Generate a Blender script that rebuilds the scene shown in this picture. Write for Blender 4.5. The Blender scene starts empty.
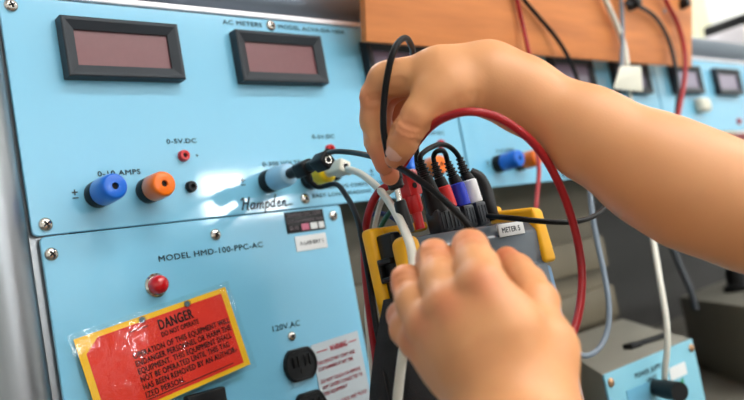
import bpy, bmesh, math, random
import numpy as np
from mathutils import Vector, Matrix
random.seed(7)
C = bpy.context.scene.collection
H = 1.25                       # camera height over the floor
D = 0.57                       # camera to the face of the panels
O = np.array([0.0, 0.0, H])
YAW, PITCH, ROLL, F = 0.83242781, 0.08531789, -0.18408836, 770.396

# ------------------------------------------------------------------ camera frame and surveying helpers
W_ = np.array([math.cos(YAW)*math.cos(PITCH), math.sin(YAW)*math.cos(PITCH), math.sin(PITCH)])
r0 = np.cross(W_, [0, 0, 1]); r0 /= np.linalg.norm(r0); u0 = np.cross(r0, W_)
R_ = math.cos(ROLL)*r0 + math.sin(ROLL)*u0
U_ = -math.sin(ROLL)*r0 + math.cos(ROLL)*u0
def ray(x, y): return R_*(x-372)/F - U_*(y-200)/F + W_
def at(x, y, z): return O + ray(x, y)*z                       # a point z metres in front of the camera
def aty(x, y, Y):
    d = ray(x, y); return O + d*(Y/d[1])                      # a point on the upright plane Y
def wp(x, y, off=0.0):
    p = aty(x, y, D-off); return p[0], p[2]-H                 # panel coordinates (X, Z)
def wall(x, z, off=0.0): return np.array([x, D-off, H+z])

# ------------------------------------------------------------------ materials
def mat(name, col, rough=0.5, metal=0.0, noise=0.0, nscale=30.0, bump=0.0, bscale=200.0, coat=0.0, emis=None, estr=1.0, spec=0.5, trans=0.0, alpha=1.0, stretch=None):
    m = bpy.data.materials.new(name); m.use_nodes = True
    nt = m.node_tree; b = nt.nodes['Principled BSDF']
    b.inputs['Base Color'].default_value = (*col, 1)
    b.inputs['Roughness'].default_value = rough
    b.inputs['Metallic'].default_value = metal
    b.inputs['Specular IOR Level'].default_value = spec
    b.inputs['Coat Weight'].default_value = coat
    b.inputs['Coat Roughness'].default_value = 0.06
    b.inputs['Transmission Weight'].default_value = trans
    b.inputs['Alpha'].default_value = alpha
    if emis:
        b.inputs['Emission Color'].default_value = (*emis, 1); b.inputs['Emission Strength'].default_value = estr
    tc = nt.nodes.new('ShaderNodeTexCoord')
    src = tc.outputs['Object']
    if stretch:
        mp = nt.nodes.new('ShaderNodeMapping'); mp.inputs['Scale'].default_value = stretch
        nt.links.new(src, mp.inputs['Vector']); src = mp.outputs['Vector']
    if noise > 0:
        n = nt.nodes.new('ShaderNodeTexNoise'); n.inputs['Scale'].default_value = nscale; n.inputs['Detail'].default_value = 5
        nt.links.new(src, n.inputs['Vector'])
        mx = nt.nodes.new('ShaderNodeMix'); mx.data_type = 'RGBA'
        mx.inputs['A'].default_value = (*[max(0, c*(1-noise)) for c in col], 1)
        mx.inputs['B'].default_value = (*[min(1, c*(1+noise)) for c in col], 1)
        nt.links.new(n.outputs['Fac'], mx.inputs['Factor']); nt.links.new(mx.outputs['Result'], b.inputs['Base Color'])
    if bump > 0:
        n2 = nt.nodes.new('ShaderNodeTexNoise'); n2.inputs['Scale'].default_value = bscale; n2.inputs['Detail'].default_value = 4
        nt.links.new(src, n2.inputs['Vector'])
        bp = nt.nodes.new('ShaderNodeBump'); bp.inputs['Strength'].default_value = bump; bp.inputs['Distance'].default_value = 0.001
        nt.links.new(n2.outputs['Fac'], bp.inputs['Height']); nt.links.new(bp.outputs['Normal'], b.inputs['Normal'])
    return m
def srgb(r, g, b):
    return tuple(((c/255)/12.92 if c/255 <= .04045 else ((c/255+.055)/1.055)**2.4) for c in (r, g, b))
M = {}
M['blue'] = mat('blue_panel_paint', srgb(122, 194, 226), .34, noise=.03, nscale=12, bump=.02, bscale=60, coat=.9)
M['ink'] = mat('panel_ink', srgb(30, 45, 55), .6)
M['bezel'] = mat('meter_bezel_plastic', srgb(40, 47, 54), .42, noise=.05, spec=.35)
M['screen'] = mat('meter_red_window', srgb(118, 72, 76), .3, noise=.08, nscale=160, coat=.4)
M['black'] = mat('black_plastic', srgb(17, 18, 20), .38, noise=.1, spec=.32)
M['rubber'] = mat('black_rubber', srgb(18, 18, 20), .45, spec=.3)
M['base'] = mat('charcoal_plug_base', srgb(36, 41, 48), .35)
M['webbing'] = mat('black_webbing', srgb(20, 20, 22), .85, bump=.5, bscale=900)
M['hole'] = mat('socket_hole', (.004, .004, .004), .8)
M['post_blue'] = mat('blue_post_plastic', srgb(0, 104, 216), .3, coat=.2)
M['post_orange'] = mat('orange_post_plastic', srgb(250, 118, 0), .3, coat=.2)
M['post_pale'] = mat('pale_blue_post_plastic', srgb(150, 196, 226), .3, coat=.3)
M['post_yellow'] = mat('yellow_post_plastic', srgb(240, 205, 0), .3, coat=.2)
M['red'] = mat('red_plastic', srgb(206, 20, 28), .32, coat=.2)
M['lamp_red'] = mat('red_lamp_lens', srgb(200, 10, 22), .12, coat=.6, bump=.4, bscale=320)
M['chrome'] = mat('bright_screw_metal', (.72, .68, .62), .16, metal=1)
M['tube'] = mat('brushed_steel_tube', (.34, .36, .38), .38, metal=1, noise=.15, nscale=40, bump=.05, bscale=60, stretch=(1, 1, .05))
M['tubex'] = mat('brushed_steel_rail', srgb(104, 116, 128), .4, metal=.55, noise=.12, nscale=40, bump=.05, bscale=60, stretch=(.05, 1, 1))
M['lip'] = mat('pale_metal_and_highlight', (.82, .80, .84), .35, metal=.3)  # paints the top edge highlight; also used for the shelf and pale case
M['tag_red'] = mat('red_tag_card', srgb(232, 46, 22), .5, noise=.05, nscale=40)
M['tag_yellow'] = mat('yellow_tag_card', srgb(250, 196, 20), .5)
M['tag_ink'] = mat('tag_ink', srgb(45, 12, 8), .6)
M['white_label'] = mat('white_label_paper', srgb(222, 224, 224), .5)
M['warn_label'] = mat('grey_label_foil', srgb(190, 200, 206), .45, noise=.04)
M['warn_ink'] = mat('red_label_ink', srgb(186, 50, 66), .6)
M['plate_ink'] = mat('plate_pale_ink', srgb(165, 150, 158), .6)
M['plate_pink'] = mat('plate_pink_ink', srgb(200, 110, 135), .6)
M['wood'] = mat('orange_wood', srgb(238, 140, 80), .5, noise=.42, nscale=22, bump=.06, bscale=60, stretch=(.28, 1, 2.6))
M['cable_black'] = mat('black_cable_jacket', srgb(15, 15, 17), .42, spec=.18)
M['cable_white'] = mat('white_cable_jacket', srgb(226, 224, 212), .4)
M['cable_red'] = mat('red_cable_jacket', srgb(168, 18, 28), .36)
M['cable_grey'] = mat('grey_cable_jacket', srgb(118, 132, 146), .4)
M['cable_green'] = mat('green_cable_jacket', srgb(20, 80, 50), .4)
M['cable_navy'] = mat('navy_cable_jacket', srgb(28, 36, 80), .4)
M['plug_white'] = mat('cream_white_plastic', srgb(222, 220, 204), .4)
M['collar_red'] = mat('red_collar', srgb(222, 36, 36), .4)
M['collar_blue'] = mat('blue_collar', srgb(18, 48, 190), .4)
M['collar_white'] = mat('white_collar', srgb(226, 228, 230), .4)
M['hol_yellow'] = mat('yellow_holster_rubber', srgb(250, 182, 0), .45, bump=.05, bscale=300)
M['inst_grey'] = mat('instrument_grey_plastic', srgb(80, 92, 104), .26, noise=.05, coat=.2)
M['inst_dark'] = mat('instrument_dark_plastic', srgb(60, 78, 94), .3, coat=.2)
M['inst_side'] = mat('instrument_side_highlight', srgb(104, 144, 182), .4)  # highlight on the side of the case, put into the colour
M['lcd'] = mat('instrument_lcd', srgb(120, 180, 220), .2, emis=srgb(120, 180, 225), estr=.35)
M['box_grey'] = mat('putty_grey_enamel', srgb(138, 136, 125), .5, noise=.05)
M['box_dark'] = mat('dark_olive_enamel', srgb(112, 110, 100), .5, noise=.05)
M['box_blue'] = mat('pale_blue_box_face', srgb(122, 186, 206), .35, noise=.03)
M['box_blue2'] = mat('mid_blue_box_label', srgb(106, 172, 202), .4)
M['khaki'] = mat('khaki_metal', srgb(100, 92, 74), .55, noise=.06, nscale=8)
M['charcoal'] = mat('charcoal_panel', srgb(57, 56, 55), .6, noise=.05, nscale=6)
M['bench'] = mat('bench_laminate', srgb(120, 116, 106), .5, noise=.05)
M['wallw'] = mat('white_wall_paint', srgb(232, 234, 232), .7, noise=.02)
M['cream'] = mat('cream_paint', srgb(214, 212, 180), .6)
M['floor'] = mat('floor_vinyl', srgb(104, 100, 94), .5, noise=.06)
M['ceil'] = mat('ceiling_tile', srgb(225, 225, 222), .8)
M['green_mark'] = mat('green_mark_ink', srgb(40, 140, 96), .5)
M['brass'] = mat('brown_screw_metal', (.42, .25, .14), .35, metal=.8)
M['lamp'] = mat('ceiling_lamp_diffuser', (.9, .9, .9), .5, emis=(1, .98, .95), estr=9.0)
M['winglass'] = mat('bright_window_sky', (.9, .9, .9), .2, emis=(.95, .98, 1.0), estr=18.0)
def film_material():
    m = bpy.data.materials.new('clear_laminate'); m.use_nodes = True; nt = m.node_tree; nt.nodes.clear()
    out = nt.nodes.new('ShaderNodeOutputMaterial'); mix = nt.nodes.new('ShaderNodeMixShader'); tr = nt.nodes.new('ShaderNodeBsdfTransparent'); gl = nt.nodes.new('ShaderNodeBsdfGlossy')
    fr = nt.nodes.new('ShaderNodeFresnel'); fr.inputs['IOR'].default_value = 1.62; gl.inputs['Roughness'].default_value = .09
    tr.inputs['Color'].default_value = (.97, .98, .98, 1)
    tc = nt.nodes.new('ShaderNodeTexCoord'); n = nt.nodes.new('ShaderNodeTexNoise'); n.inputs['Scale'].default_value = 55; n.inputs['Detail'].default_value = 5
    bp = nt.nodes.new('ShaderNodeBump'); bp.inputs['Strength'].default_value = .6; bp.inputs['Distance'].default_value = .0022
    L = nt.links.new; L(tc.outputs['Object'], n.inputs['Vector']); L(n.outputs['Fac'], bp.inputs['Height']); L(bp.outputs['Normal'], gl.inputs['Normal'])
    L(fr.outputs['Fac'], mix.inputs['Fac']); L(tr.outputs[0], mix.inputs[1]); L(gl.outputs[0], mix.inputs[2]); L(mix.outputs[0], out.inputs['Surface'])
    return m
M['clear'] = film_material()
# glossy film over the tag: a thin clear sheet with a little ripple
def skin_material(name, base, deep):
    m = bpy.data.materials.new(name); m.use_nodes = True
    nt = m.node_tree; b = nt.nodes['Principled BSDF']
    tc = nt.nodes.new('ShaderNodeTexCoord')
    n = nt.nodes.new('ShaderNodeTexNoise'); n.inputs['Scale'].default_value = 38; n.inputs['Detail'].default_value = 6
    nt.links.new(tc.outputs['Object'], n.inputs['Vector'])
    at_ = nt.nodes.new('ShaderNodeAttribute'); at_.attribute_name = 'blush'
    mx = nt.nodes.new('ShaderNodeMix'); mx.data_type = 'RGBA'
    mx.inputs['A'].default_value = (*[c*.93 for c in base], 1); mx.inputs['B'].default_value = (*[min(1, c*1.07) for c in base], 1)
    nt.links.new(n.outputs['Fac'], mx.inputs['Factor'])
    m2 = nt.nodes.new('ShaderNodeMix'); m2.data_type = 'RGBA'
    nt.links.new(at_.outputs['Fac'], m2.inputs['Factor'])
    nt.links.new(mx.outputs['Result'], m2.inputs['A']); m2.inputs['B'].default_value = (*deep, 1)
    nt.links.new(m2.outputs['Result'], b.inputs['Base Color'])
    b.inputs['Roughness'].default_value = .48
    b.inputs['Subsurface Weight'].default_value = .12
    b.inputs['Subsurface Radius'].default_value = (.006, .0025, .0012)
    b.inputs['Subsurface Scale'].default_value = 1.0
    v = nt.nodes.new('ShaderNodeTexVoronoi'); v.inputs['Scale'].default_value = 900
    nt.links.new(tc.outputs['Object'], v.inputs['Vector'])
    n3 = nt.nodes.new('ShaderNodeTexNoise'); n3.inputs['Scale'].default_value = 160; n3.inputs['Detail'].default_value = 4
    nt.links.new(tc.outputs['Object'], n3.inputs['Vector'])
    ad = nt.nodes.new('ShaderNodeMath'); ad.operation = 'ADD'
    nt.links.new(v.outputs['Distance'], ad.inputs[0]); nt.links.new(n3.outputs['Fac'], ad.inputs[1])
    bp = nt.nodes.new('ShaderNodeBump'); bp.inputs['Strength'].default_value = .05; bp.inputs['Distance'].default_value = .0007
    nt.links.new(ad.outputs[0], bp.inputs['Height']); nt.links.new(bp.outputs['Normal'], b.inputs['Normal'])
    return m
M['skin'] = skin_material('skin', srgb(226, 160, 108), srgb(212, 118, 84))
M['nail'] = mat('fingernail', srgb(232, 180, 160), .25, coat=.3)

# ------------------------------------------------------------------ mesh builder
class MB:
    def __init__(s): s.bm = bmesh.new(); s.mi = 0
    def _faces(s, fs):
        for f in fs: f.material_index = s.mi
    def quadstrip(s, rings, closed=True, cap0=True, cap1=True):
        vs = [[s.bm.verts.new(p) for p in r] for r in rings]
        n = len(vs[0]); out = []
        for a, b in zip(vs[:-1], vs[1:]):
            for i in range(n if closed else n-1):
                j = (i+1) % n
                try: out.append(s.bm.faces.new((a[i], a[j], b[j], b[i])))
                except ValueError: pass
        if closed and cap0 and n > 2: out.append(s.bm.faces.new(list(reversed(vs[0]))))
        if closed and cap1 and n > 2: out.append(s.bm.faces.new(vs[-1]))
        s._faces(out); return out
    def box(s, c, size, axes=None, bevel=0.0, seg=2):
        ax = np.eye(3) if axes is None else np.array(axes)
        c = np.array(c, float); h = np.array(size, float)/2
        v = [s.bm.verts.new(c + sx*h[0]*ax[0] + sy*h[1]*ax[1] + sz*h[2]*ax[2]) for sx in (-1, 1) for sy in (-1, 1) for sz in (-1, 1)]
        return s._hexa(v, bevel, seg)
    def hexa(s, pts, bevel=0.0, seg=2):
        return s._hexa([s.bm.verts.new(p) for p in pts], bevel, seg)
    def _hexa(s, v, bevel, seg):
        fs = [s.bm.faces.new([v[i] for i in q]) for q in ((0, 1, 3, 2), (4, 6, 7, 5), (0, 4, 5, 1), (2, 3, 7, 6), (0, 2, 6, 4), (1, 5, 7, 3))]
        s._faces(fs)
        bmesh.ops.recalc_face_normals(s.bm, faces=fs)
        if bevel > 0:
            ed = list({e for f in fs for e in f.edges})
            r = bmesh.ops.bevel(s.bm, geom=ed, offset=bevel, segments=seg, profile=.5, affect='EDGES', clamp_overlap=True)
            s._faces(r['faces'])
        return fs
    def lathe(s, o, axis, prof, n=24, up=None):
        # profile: (distance along axis, radius)
        a = np.array(axis, float); a /= np.linalg.norm(a)
        t = np.array([0, 0, 1.0]) if abs(a[2]) < .9 else np.array([1.0, 0, 0])
        if up is not None: t = np.array(up, float)
        e1 = np.cross(t, a); e1 /= np.linalg.norm(e1); e2 = np.cross(a, e1)
        rings = []
        for d, rr in prof:
            rr = max(rr, 1e-5)
            rings.append([np.array(o)+a*d + rr*(math.cos(2*math.pi*i/n)*e1 + math.sin(2*math.pi*i/n)*e2) for i in range(n)])
        s.quadstrip(rings)
    def tube(s, pts, r, n=10, res=6, caps=True):
        P = spline(pts, res); k = len(P)
        rr = r if hasattr(r, '__len__') else None
        T = np.gradient(P, axis=0); T /= np.linalg.norm(T, axis=1)[:, None]
        e = np.cross(T[0], [0.3, 0.5, 0.81]); e /= np.linalg.norm(e); rings = []
        for i in range(k):
            e = e - T[i]*(e@T[i]); e /= np.linalg.norm(e); f = np.cross(T[i], e)
            ri = r if rr is None else np.interp(i/(k-1), np.linspace(0, 1, len(rr)), rr)
            rings.append([P[i] + ri*(math.cos(2*math.pi*j/n)*e + math.sin(2*math.pi*j/n)*f) for j in range(n)])
        s.quadstrip(rings)
    def poly(s, pts):
        f = s.bm.faces.new([s.bm.verts.new(p) for p in pts]); s._faces([f]); return f
    def prism(s, pts, d, bevel=0.0):
        d = np.array(d, float); n = len(pts)
        a = [s.bm.verts.new(p) for p in pts]; b = [s.bm.verts.new(np.array(p)+d) for p in pts]
        fs = [s.bm.faces.new(list(reversed(a))), s.bm.faces.new(b)]
        for i in range(n): fs.append(s.bm.faces.new((a[i], a[(i+1) % n], b[(i+1) % n], b[i])))
        s._faces(fs); bmesh.ops.recalc_face_normals(s.bm, faces=fs)
        if bevel > 0:
            ed = list({e for f in fs for e in f.edges})
            r = bmesh.ops.bevel(s.bm, geom=ed, offset=bevel, segments=2, profile=.5, affect='EDGES', clamp_overlap=True); s._faces(r['faces'])
    def build(s, name, m, parent=None, smooth=38, fix=False):
        if fix: bmesh.ops.recalc_face_normals(s.bm, faces=s.bm.faces[:])
        me = bpy.data.meshes.new(name); 
        co = np.array([v.co[:] for v in s.bm.verts]); c = (co.max(0)+co.min(0))/2
        for v in s.bm.verts: v.co = v.co - Vector(c)
        s.bm.to_mesh(me); s.bm.free()
        for mm in (m if isinstance(m, (list, tuple)) else [m]): me.materials.append(mm)
        if smooth:
            for p in me.polygons: p.use_smooth = True
            try: me.set_sharp_from_angle(angle=math.radians(smooth))
            except Exception: pass
        o = bpy.data.objects.new(name, me); C.objects.link(o)
        base = np.zeros(3)
        if parent is not None:
            o.parent = parent; p = parent
            while p is not None: base = base + np.array(p.location[:]); p = p.parent
        o.location = c - base
        return o
def spline(pts, res=6):
    P = [np.array(p, float) for p in pts]
    if len(P) == 2: return np.array([P[0]+(P[1]-P[0])*t for t in np.linspace(0, 1, 3)])
    P = [2*P[0]-P[1]] + P + [2*P[-1]-P[-2]]; out = []
    for i in range(1, len(P)-2):
        p0, p1, p2, p3 = P[i-1:i+3]
        d = [max(np.linalg.norm(b-a), 1e-6)**.5 for a, b in ((p0, p1), (p1, p2), (p2, p3))]
        t0, t1 = 0, d[0]; t2 = t1+d[1]; t3 = t2+d[2]
        for k in range(res):
            t = t1 + (t2-t1)*k/res
            a1 = (t1-t)/(t1-t0)*p0+(t-t0)/(t1-t0)*p1; a2 = (t2-t)/(t2-t1)*p1+(t-t1)/(t2-t1)*p2; a3 = (t3-t)/(t3-t2)*p2+(t-t2)/(t3-t2)*p3
            b1 = (t2-t)/(t2-t0)*a1+(t-t0)/(t2-t0)*a2; b2 = (t3-t)/(t3-t1)*a2+(t-t1)/(t3-t1)*a3
            out.append((t2-t)/(t2-t1)*b1+(t-t1)/(t2-t1)*b2)
    out.append(P[-2]); return np.array(out)
def tag(o, label=None, cat=None, group=None, kind=None):
    if label: o['label'] = label
    if cat: o['category'] = cat
    if group: o['group'] = group
    if kind: o['kind'] = kind
    return o
def thing(name, label, cat, loc, group=None):
    o = bpy.data.objects.new(name, None); C.objects.link(o); o.location = loc; o.empty_display_size = .05
    return tag(o, label, cat, group)
def one(name, mb, m, label, cat, group=None, **k): return tag(mb.build(name, m, **k), label, cat, group)
def struct(name, mb, m, parent=None, **k):
    o = mb.build(name, m, parent, **k)
    if parent is None: o['kind'] = 'structure'
    return o

# ------------------------------------------------------------------ lettering
_cache = {}
def glyphs(txt, bold=0.0):
    key = (txt, bold)
    if key in _cache: return _cache[key]
    cu = bpy.data.curves.new('t', 'FONT'); cu.body = txt; cu.size = 1; cu.offset = bold; cu.resolution_u = 3; cu.space_character = 1.08
    o = bpy.data.objects.new('t', cu); C.objects.link(o)
    dg = bpy.context.evaluated_depsgraph_get(); me = o.evaluated_get(dg).to_mesh()
    v = np.array([x.co[:2] for x in me.vertices]); f = [list(p.vertices) for p in me.polygons]
    o.evaluated_get(dg).to_mesh_clear(); bpy.data.objects.remove(o); bpy.data.curves.remove(cu)
    _cache[key] = (v, f); return v, f
def text(mb, txt, o, ex, ez, height, width=None, anchor='l', bold=0.0, shear=0.0):
    # flat printed letters: o baseline start, ex along the line, ez up; height is the cap height
    v, f = glyphs(txt); v = v.copy()
    v[:, 0] -= v[:, 0].min(); cap = .729
    v[:, 0] += v[:, 1]*shear
    w0 = v[:, 0].max(); sz = height/cap; sx = (width/w0) if width else sz
    x = v[:, 0]*sx; y = v[:, 1]*sz
    if anchor == 'c': x = x - (w0*sx)/2
    o = np.array(o); ex = np.array(ex); ez = np.array(ez)
    vs = [mb.bm.verts.new(o+ex*a+ez*b) for a, b in zip(x, y)]
    if bold:                                                    # a heavier face: the strokes thickened sideways and up
        for dx_, dy_ in ((bold*sz, 0), (bold*sz*.5, bold*sz*.8)): text(mb, txt, o+ex*dx_+ez*dy_+OUT*.00002, ex, ez, height, width, anchor, 0, shear)
    for q in f:
        try: fc = mb.bm.faces.new([vs[i] for i in q]); fc.material_index = mb.mi
        except ValueError: pass
EX = np.array([1., 0, 0]); EZ = np.array([0, 0, 1.]); OUT = np.array([0, -1., 0])
def ptext(mb, txt, x, z, h, w=None, anchor='l', off=.0004, **k):
    k.setdefault('bold', .035); text(mb, txt, wall(x, z, off), EX, EZ, h, w, anchor, **k)
def legend(parent, *a, **k):
    b = MB(); ptext(b, *a, **k); return b.build('printed_legend', M['ink'], parent, smooth=0)
def ribbon(mb, pts, w, off=.0004, res=6):
    # a brushed stroke on the panel, (X, Z) points
    P = spline([np.array([a, b, 0]) for a, b in pts], res)[:, :2]
    T = np.gradient(P, axis=0); T /= np.maximum(np.linalg.norm(T, axis=1), 1e-9)[:, None]
    N = np.stack([-T[:, 1], T[:, 0]], 1)*w/2
    L = [wall(*p, off) for p in P+N]; Rr = [wall(*p, off) for p in P-N]
    vl = [mb.bm.verts.new(p) for p in L]; vr = [mb.bm.verts.new(p) for p in Rr]
    for i in range(len(P)-1):
        f = mb.bm.faces.new((vl[i], vr[i], vr[i+1], vl[i+1])); f.material_index = mb.mi

# ------------------------------------------------------------------ hardware parts
def screw(x, z, parent, r=.0052, off=0.0, m='chrome'):
    mb = MB(); mb.lathe(wall(x, z, off-.0005), OUT, [(0, r*1.02), (.0012, r), (.0022, r*.86), (.0030, r*.58), (.0034, r*.2), (.0034, 0)], 20)
    o = mb.build('screw', M[m], parent)
    c = MB(); a = random.uniform(.3, 1.2)
    for k in (0, math.pi/2):
        d = np.array([math.cos(a+k), 0, math.sin(a+k)])
        c.box(wall(x, z, off+.00305), (r*.95, .0010, r*.22), [d, OUT, np.cross(d, OUT)])
    c.build('cross_slot', M['hole'], o)
    return o
def meter(x0, x1, z0, z1, parent, screen='screen'):
    h = .011; b = .0055; mb = MB()
    # square-sided housing with a mitred bezel falling in to the window
    def rect(i, off): return [wall(x0+i, z0+i, off), wall(x1-i, z0+i, off), wall(x1-i, z1-i, off), wall(x0+i, z1-i, off)]
    fx = [(0, -.0005), (0, h-.0008), (.0012, h), (.0030, h), (.0098, h-.003), (.0098, h-.0050)]
    mb.quadstrip([rect(i, o) for i, o in fx], cap1=False)
    d = mb.build('digital_meter', M['bezel'], parent, smooth=20)
    s = MB(); s.prism(rect(.0096, h-.0062), OUT*.0014)
    s.build('display_window', M[screen], d)
    return d
def binding_post(x, z, parent, m, length=.0345):
    mb = MB(); mb.lathe(wall(x, z, -.0005), OUT, [(0, .0104), (.009, .0104), (.0102, .0098)], 28)
    base = mb.build('binding_post', M['black'], parent)
    k = MB(); k.lathe(wall(x, z, .0110), OUT, [(0, .0100), (.0012, .0107), (length*.5, .0103), (length-.0125, .0096), (length-.0114, .0089), (length-.011, .0078), (length-.011, .0026), (length-.016, .0024)], 28)
    k.build('cap', M[m], base)
    hb = MB(); hb.lathe(wall(x, z, length-.008), OUT, [(0, .0024), (.0062, .0024)], 16); hb.build('socket', M['hole'], base)
    return base
def jack(x, z, parent, m, r=.0047):
    mb = MB(); mb.lathe(wall(x, z, -.0005), OUT, [(0, r*1.05), (.004, r), (.0052, r*.85), (.0052, r*.45), (.002, r*.42)], 20)
    j = mb.build('test_jack', M[m], parent)
    hb = MB(); hb.lathe(wall(x, z, .0012), OUT, [(0, r*.4), (.0012, r*.4)], 12); hb.build('socket', M['hole'], j)
    return j
def plate(x0, x1, z0, z1, name, parent, m='blue', t=.003, rad=.004):
    pts = []
    for cx, cz, a0 in ((x0+rad, z0+rad, 180), (x1-rad, z0+rad, 270), (x1-rad, z1-rad, 0), (x0+rad, z1-rad, 90)):
        for k in range(5):
            a = math.radians(a0+k*22.5); pts.append((cx+rad*math.cos(a), cz+rad*math.sin(a)))
    mb = MB()
    def ring(o, i):
        cx, cz = (x0+x1)/2, (z0+z1)/2
        return [wall(p+(i if p < cx else -i), q+(i if q < cz else -i), o) for p, q in pts]
    mb.quadstrip([ring(-t, 0), ring(-.0006, 0), ring(0, .0006)])
    return mb.build(name, M[m], parent, smooth=25, fix=True)

# ================================================================== the room
def slab(c, s): mb = MB(); mb.box(c, s); return mb
struct('floor', slab((1.0, .0, -.03), (7.2, 7.2, .06)), M['floor'], smooth=0)
struct('ceiling', slab((1.0, .0, 2.93), (7.2, 7.2, .06)), M['ceil'], smooth=0)
struct('wall_back', slab((1.0, 2.63, 1.45), (7.2, .06, 2.9)), M['wallw'], smooth=0)
struct('wall_left', slab((-2.63, 0, 1.45), (.06, 7.2, 2.9)), M['wallw'], smooth=0)
struct('wall_right', slab((4.63, 0, 1.45), (.06, 7.2, 2.9)), M['wallw'], smooth=0)
struct('wall_front', slab((1.0, -3.63, 1.45), (7.2, .06, 2.9)), M['wallw'], smooth=0)
trm = MB(); trm.box((3.665, 1.54, 1.45), (.165, .06, 2.9)); struct('trim_1', trm, M['cream'], smooth=0)
wn = MB()
for x0, x1 in ((1.15, 1.50), (2.72, 3.08), (3.16, 3.42)):
    wn.box(((x0+x1)/2, -3.595, 1.93), (x1-x0, .012, .32))
window = struct('window_1', wn, M['winglass'], smooth=0)
wf = MB()
for x0, x1 in ((1.10, 1.15), (1.50, 1.55), (2.67, 2.72), (3.08, 3.16), (3.42, 3.47)): wf.box(((x0+x1)/2, -3.58, 1.93), (x1-x0, .05, .42))
for xa, xb in ((1.10, 1.55), (2.67, 3.47)):
    for zz in (2.115, 1.745): wf.box(((xa+xb)/2, -3.58, zz), (xb-xa, .05, .05))
wf.build('window_frame', M['ceil'], window, smooth=0)
for i, (x, y) in enumerate(((.55, -.75), (2.0, -.75), (3.5, -.75), (-.9, -2.4), (.55, -2.4), (2.0, -2.4), (2.6, 1.7), (1.0, 1.7), (3.9, 1.3))):  # the last light is added to brighten the far wall
    t = thing('ceiling_light', 'white rectangular fluorescent ceiling light panel above the lab bench', 'light', (x, y, 2.9), 'ceiling light panels')
    a = MB(); a.box((x, y, 2.888), (1.26, .36, .024), bevel=.004); a.build('frame', M['ceil'], t)
    b = MB(); b.box((x, y, 2.872), (1.2, .30, .008)); b.build('diffuser', M['lamp'], t)

# ================================================================== bench and steel frame of the rack
bench = thing('lab_bench', 'grey laminate lab bench under the blue panels', 'bench', (1.6, .35, 0))
b = MB(); b.box((1.62, .57, H-.285), (3.1, .96, .03), bevel=.004); b.build('bench_top', M['bench'], bench)
for x in (.15, 3.05):
    for y in (.17, .87):
        b = MB(); b.box((x, y, (H-.3)/2), (.05, .05, H-.3)); b.build('leg', M['charcoal'], bench)
rack = thing('steel_rack_frame', 'brushed steel tube frame that carries the blue panels', 'rack frame', (.165, .59, H-.27))
b = MB(); b.lathe((.1640, .581, H-.27), (0, 0, 1), [(0, .0245), (.80, .0245)], 40); b.build('upright_tube', M['tube'], rack)
b = MB(); b.lathe((.140, .600, H+.277), (1, 0, 0), [(0, .0245), (3.0, .0245)], 40); b.build('top_rail', M['tubex'], rack)
b = MB(); b.box((1.65, D+.006, H+.2505), (2.95, .016, .0052), bevel=.0012); b.build('edge_highlight', M['lip'], rack)  # pale strip added to stand for the highlight on the panels' top edge
b = MB(); b.box((1.62, .86, H+.262), (2.9, .46, .018)); b.build('rack_shelf', M['lip'], rack, smooth=0)
for c_, s_ in (((.2020, D+.020, H-.02), (.030, .028, .50)), ((.346, D+.012, H+.0648), (.255, .012, .012)), ((.674, D+.012, H+.155), (.02, .012, .175))):
    b = MB(); b.box(c_, s_); b.build('gap_backing', M['tube' if c_[0] < .21 else 'hole'], rack, smooth=0)  # added behind the gaps; the black pieces stand in for their shade
kh = MB(); kh.box((.770, .765, H-.0900), (.55, .22, .360), bevel=.003)
for k in range(3): kh.box((.770, .648, H-.04-.075*k), (.53, .016, .048), bevel=.004)
one('khaki_cabinet', kh, M['khaki'], 'khaki metal cabinet with ribbed front below the upper blue panels', 'cabinet')
dk = MB(); dk.box((1.75, 1.02, H-.045), (1.7, .04, .45)); one('dark_backdrop', dk, M['charcoal'], 'plain dark sheet added for the dark opening at the rear of the bench, behind the boxes', 'board', smooth=0)  # dark sheet added in place of the dark opening under the panels

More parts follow.
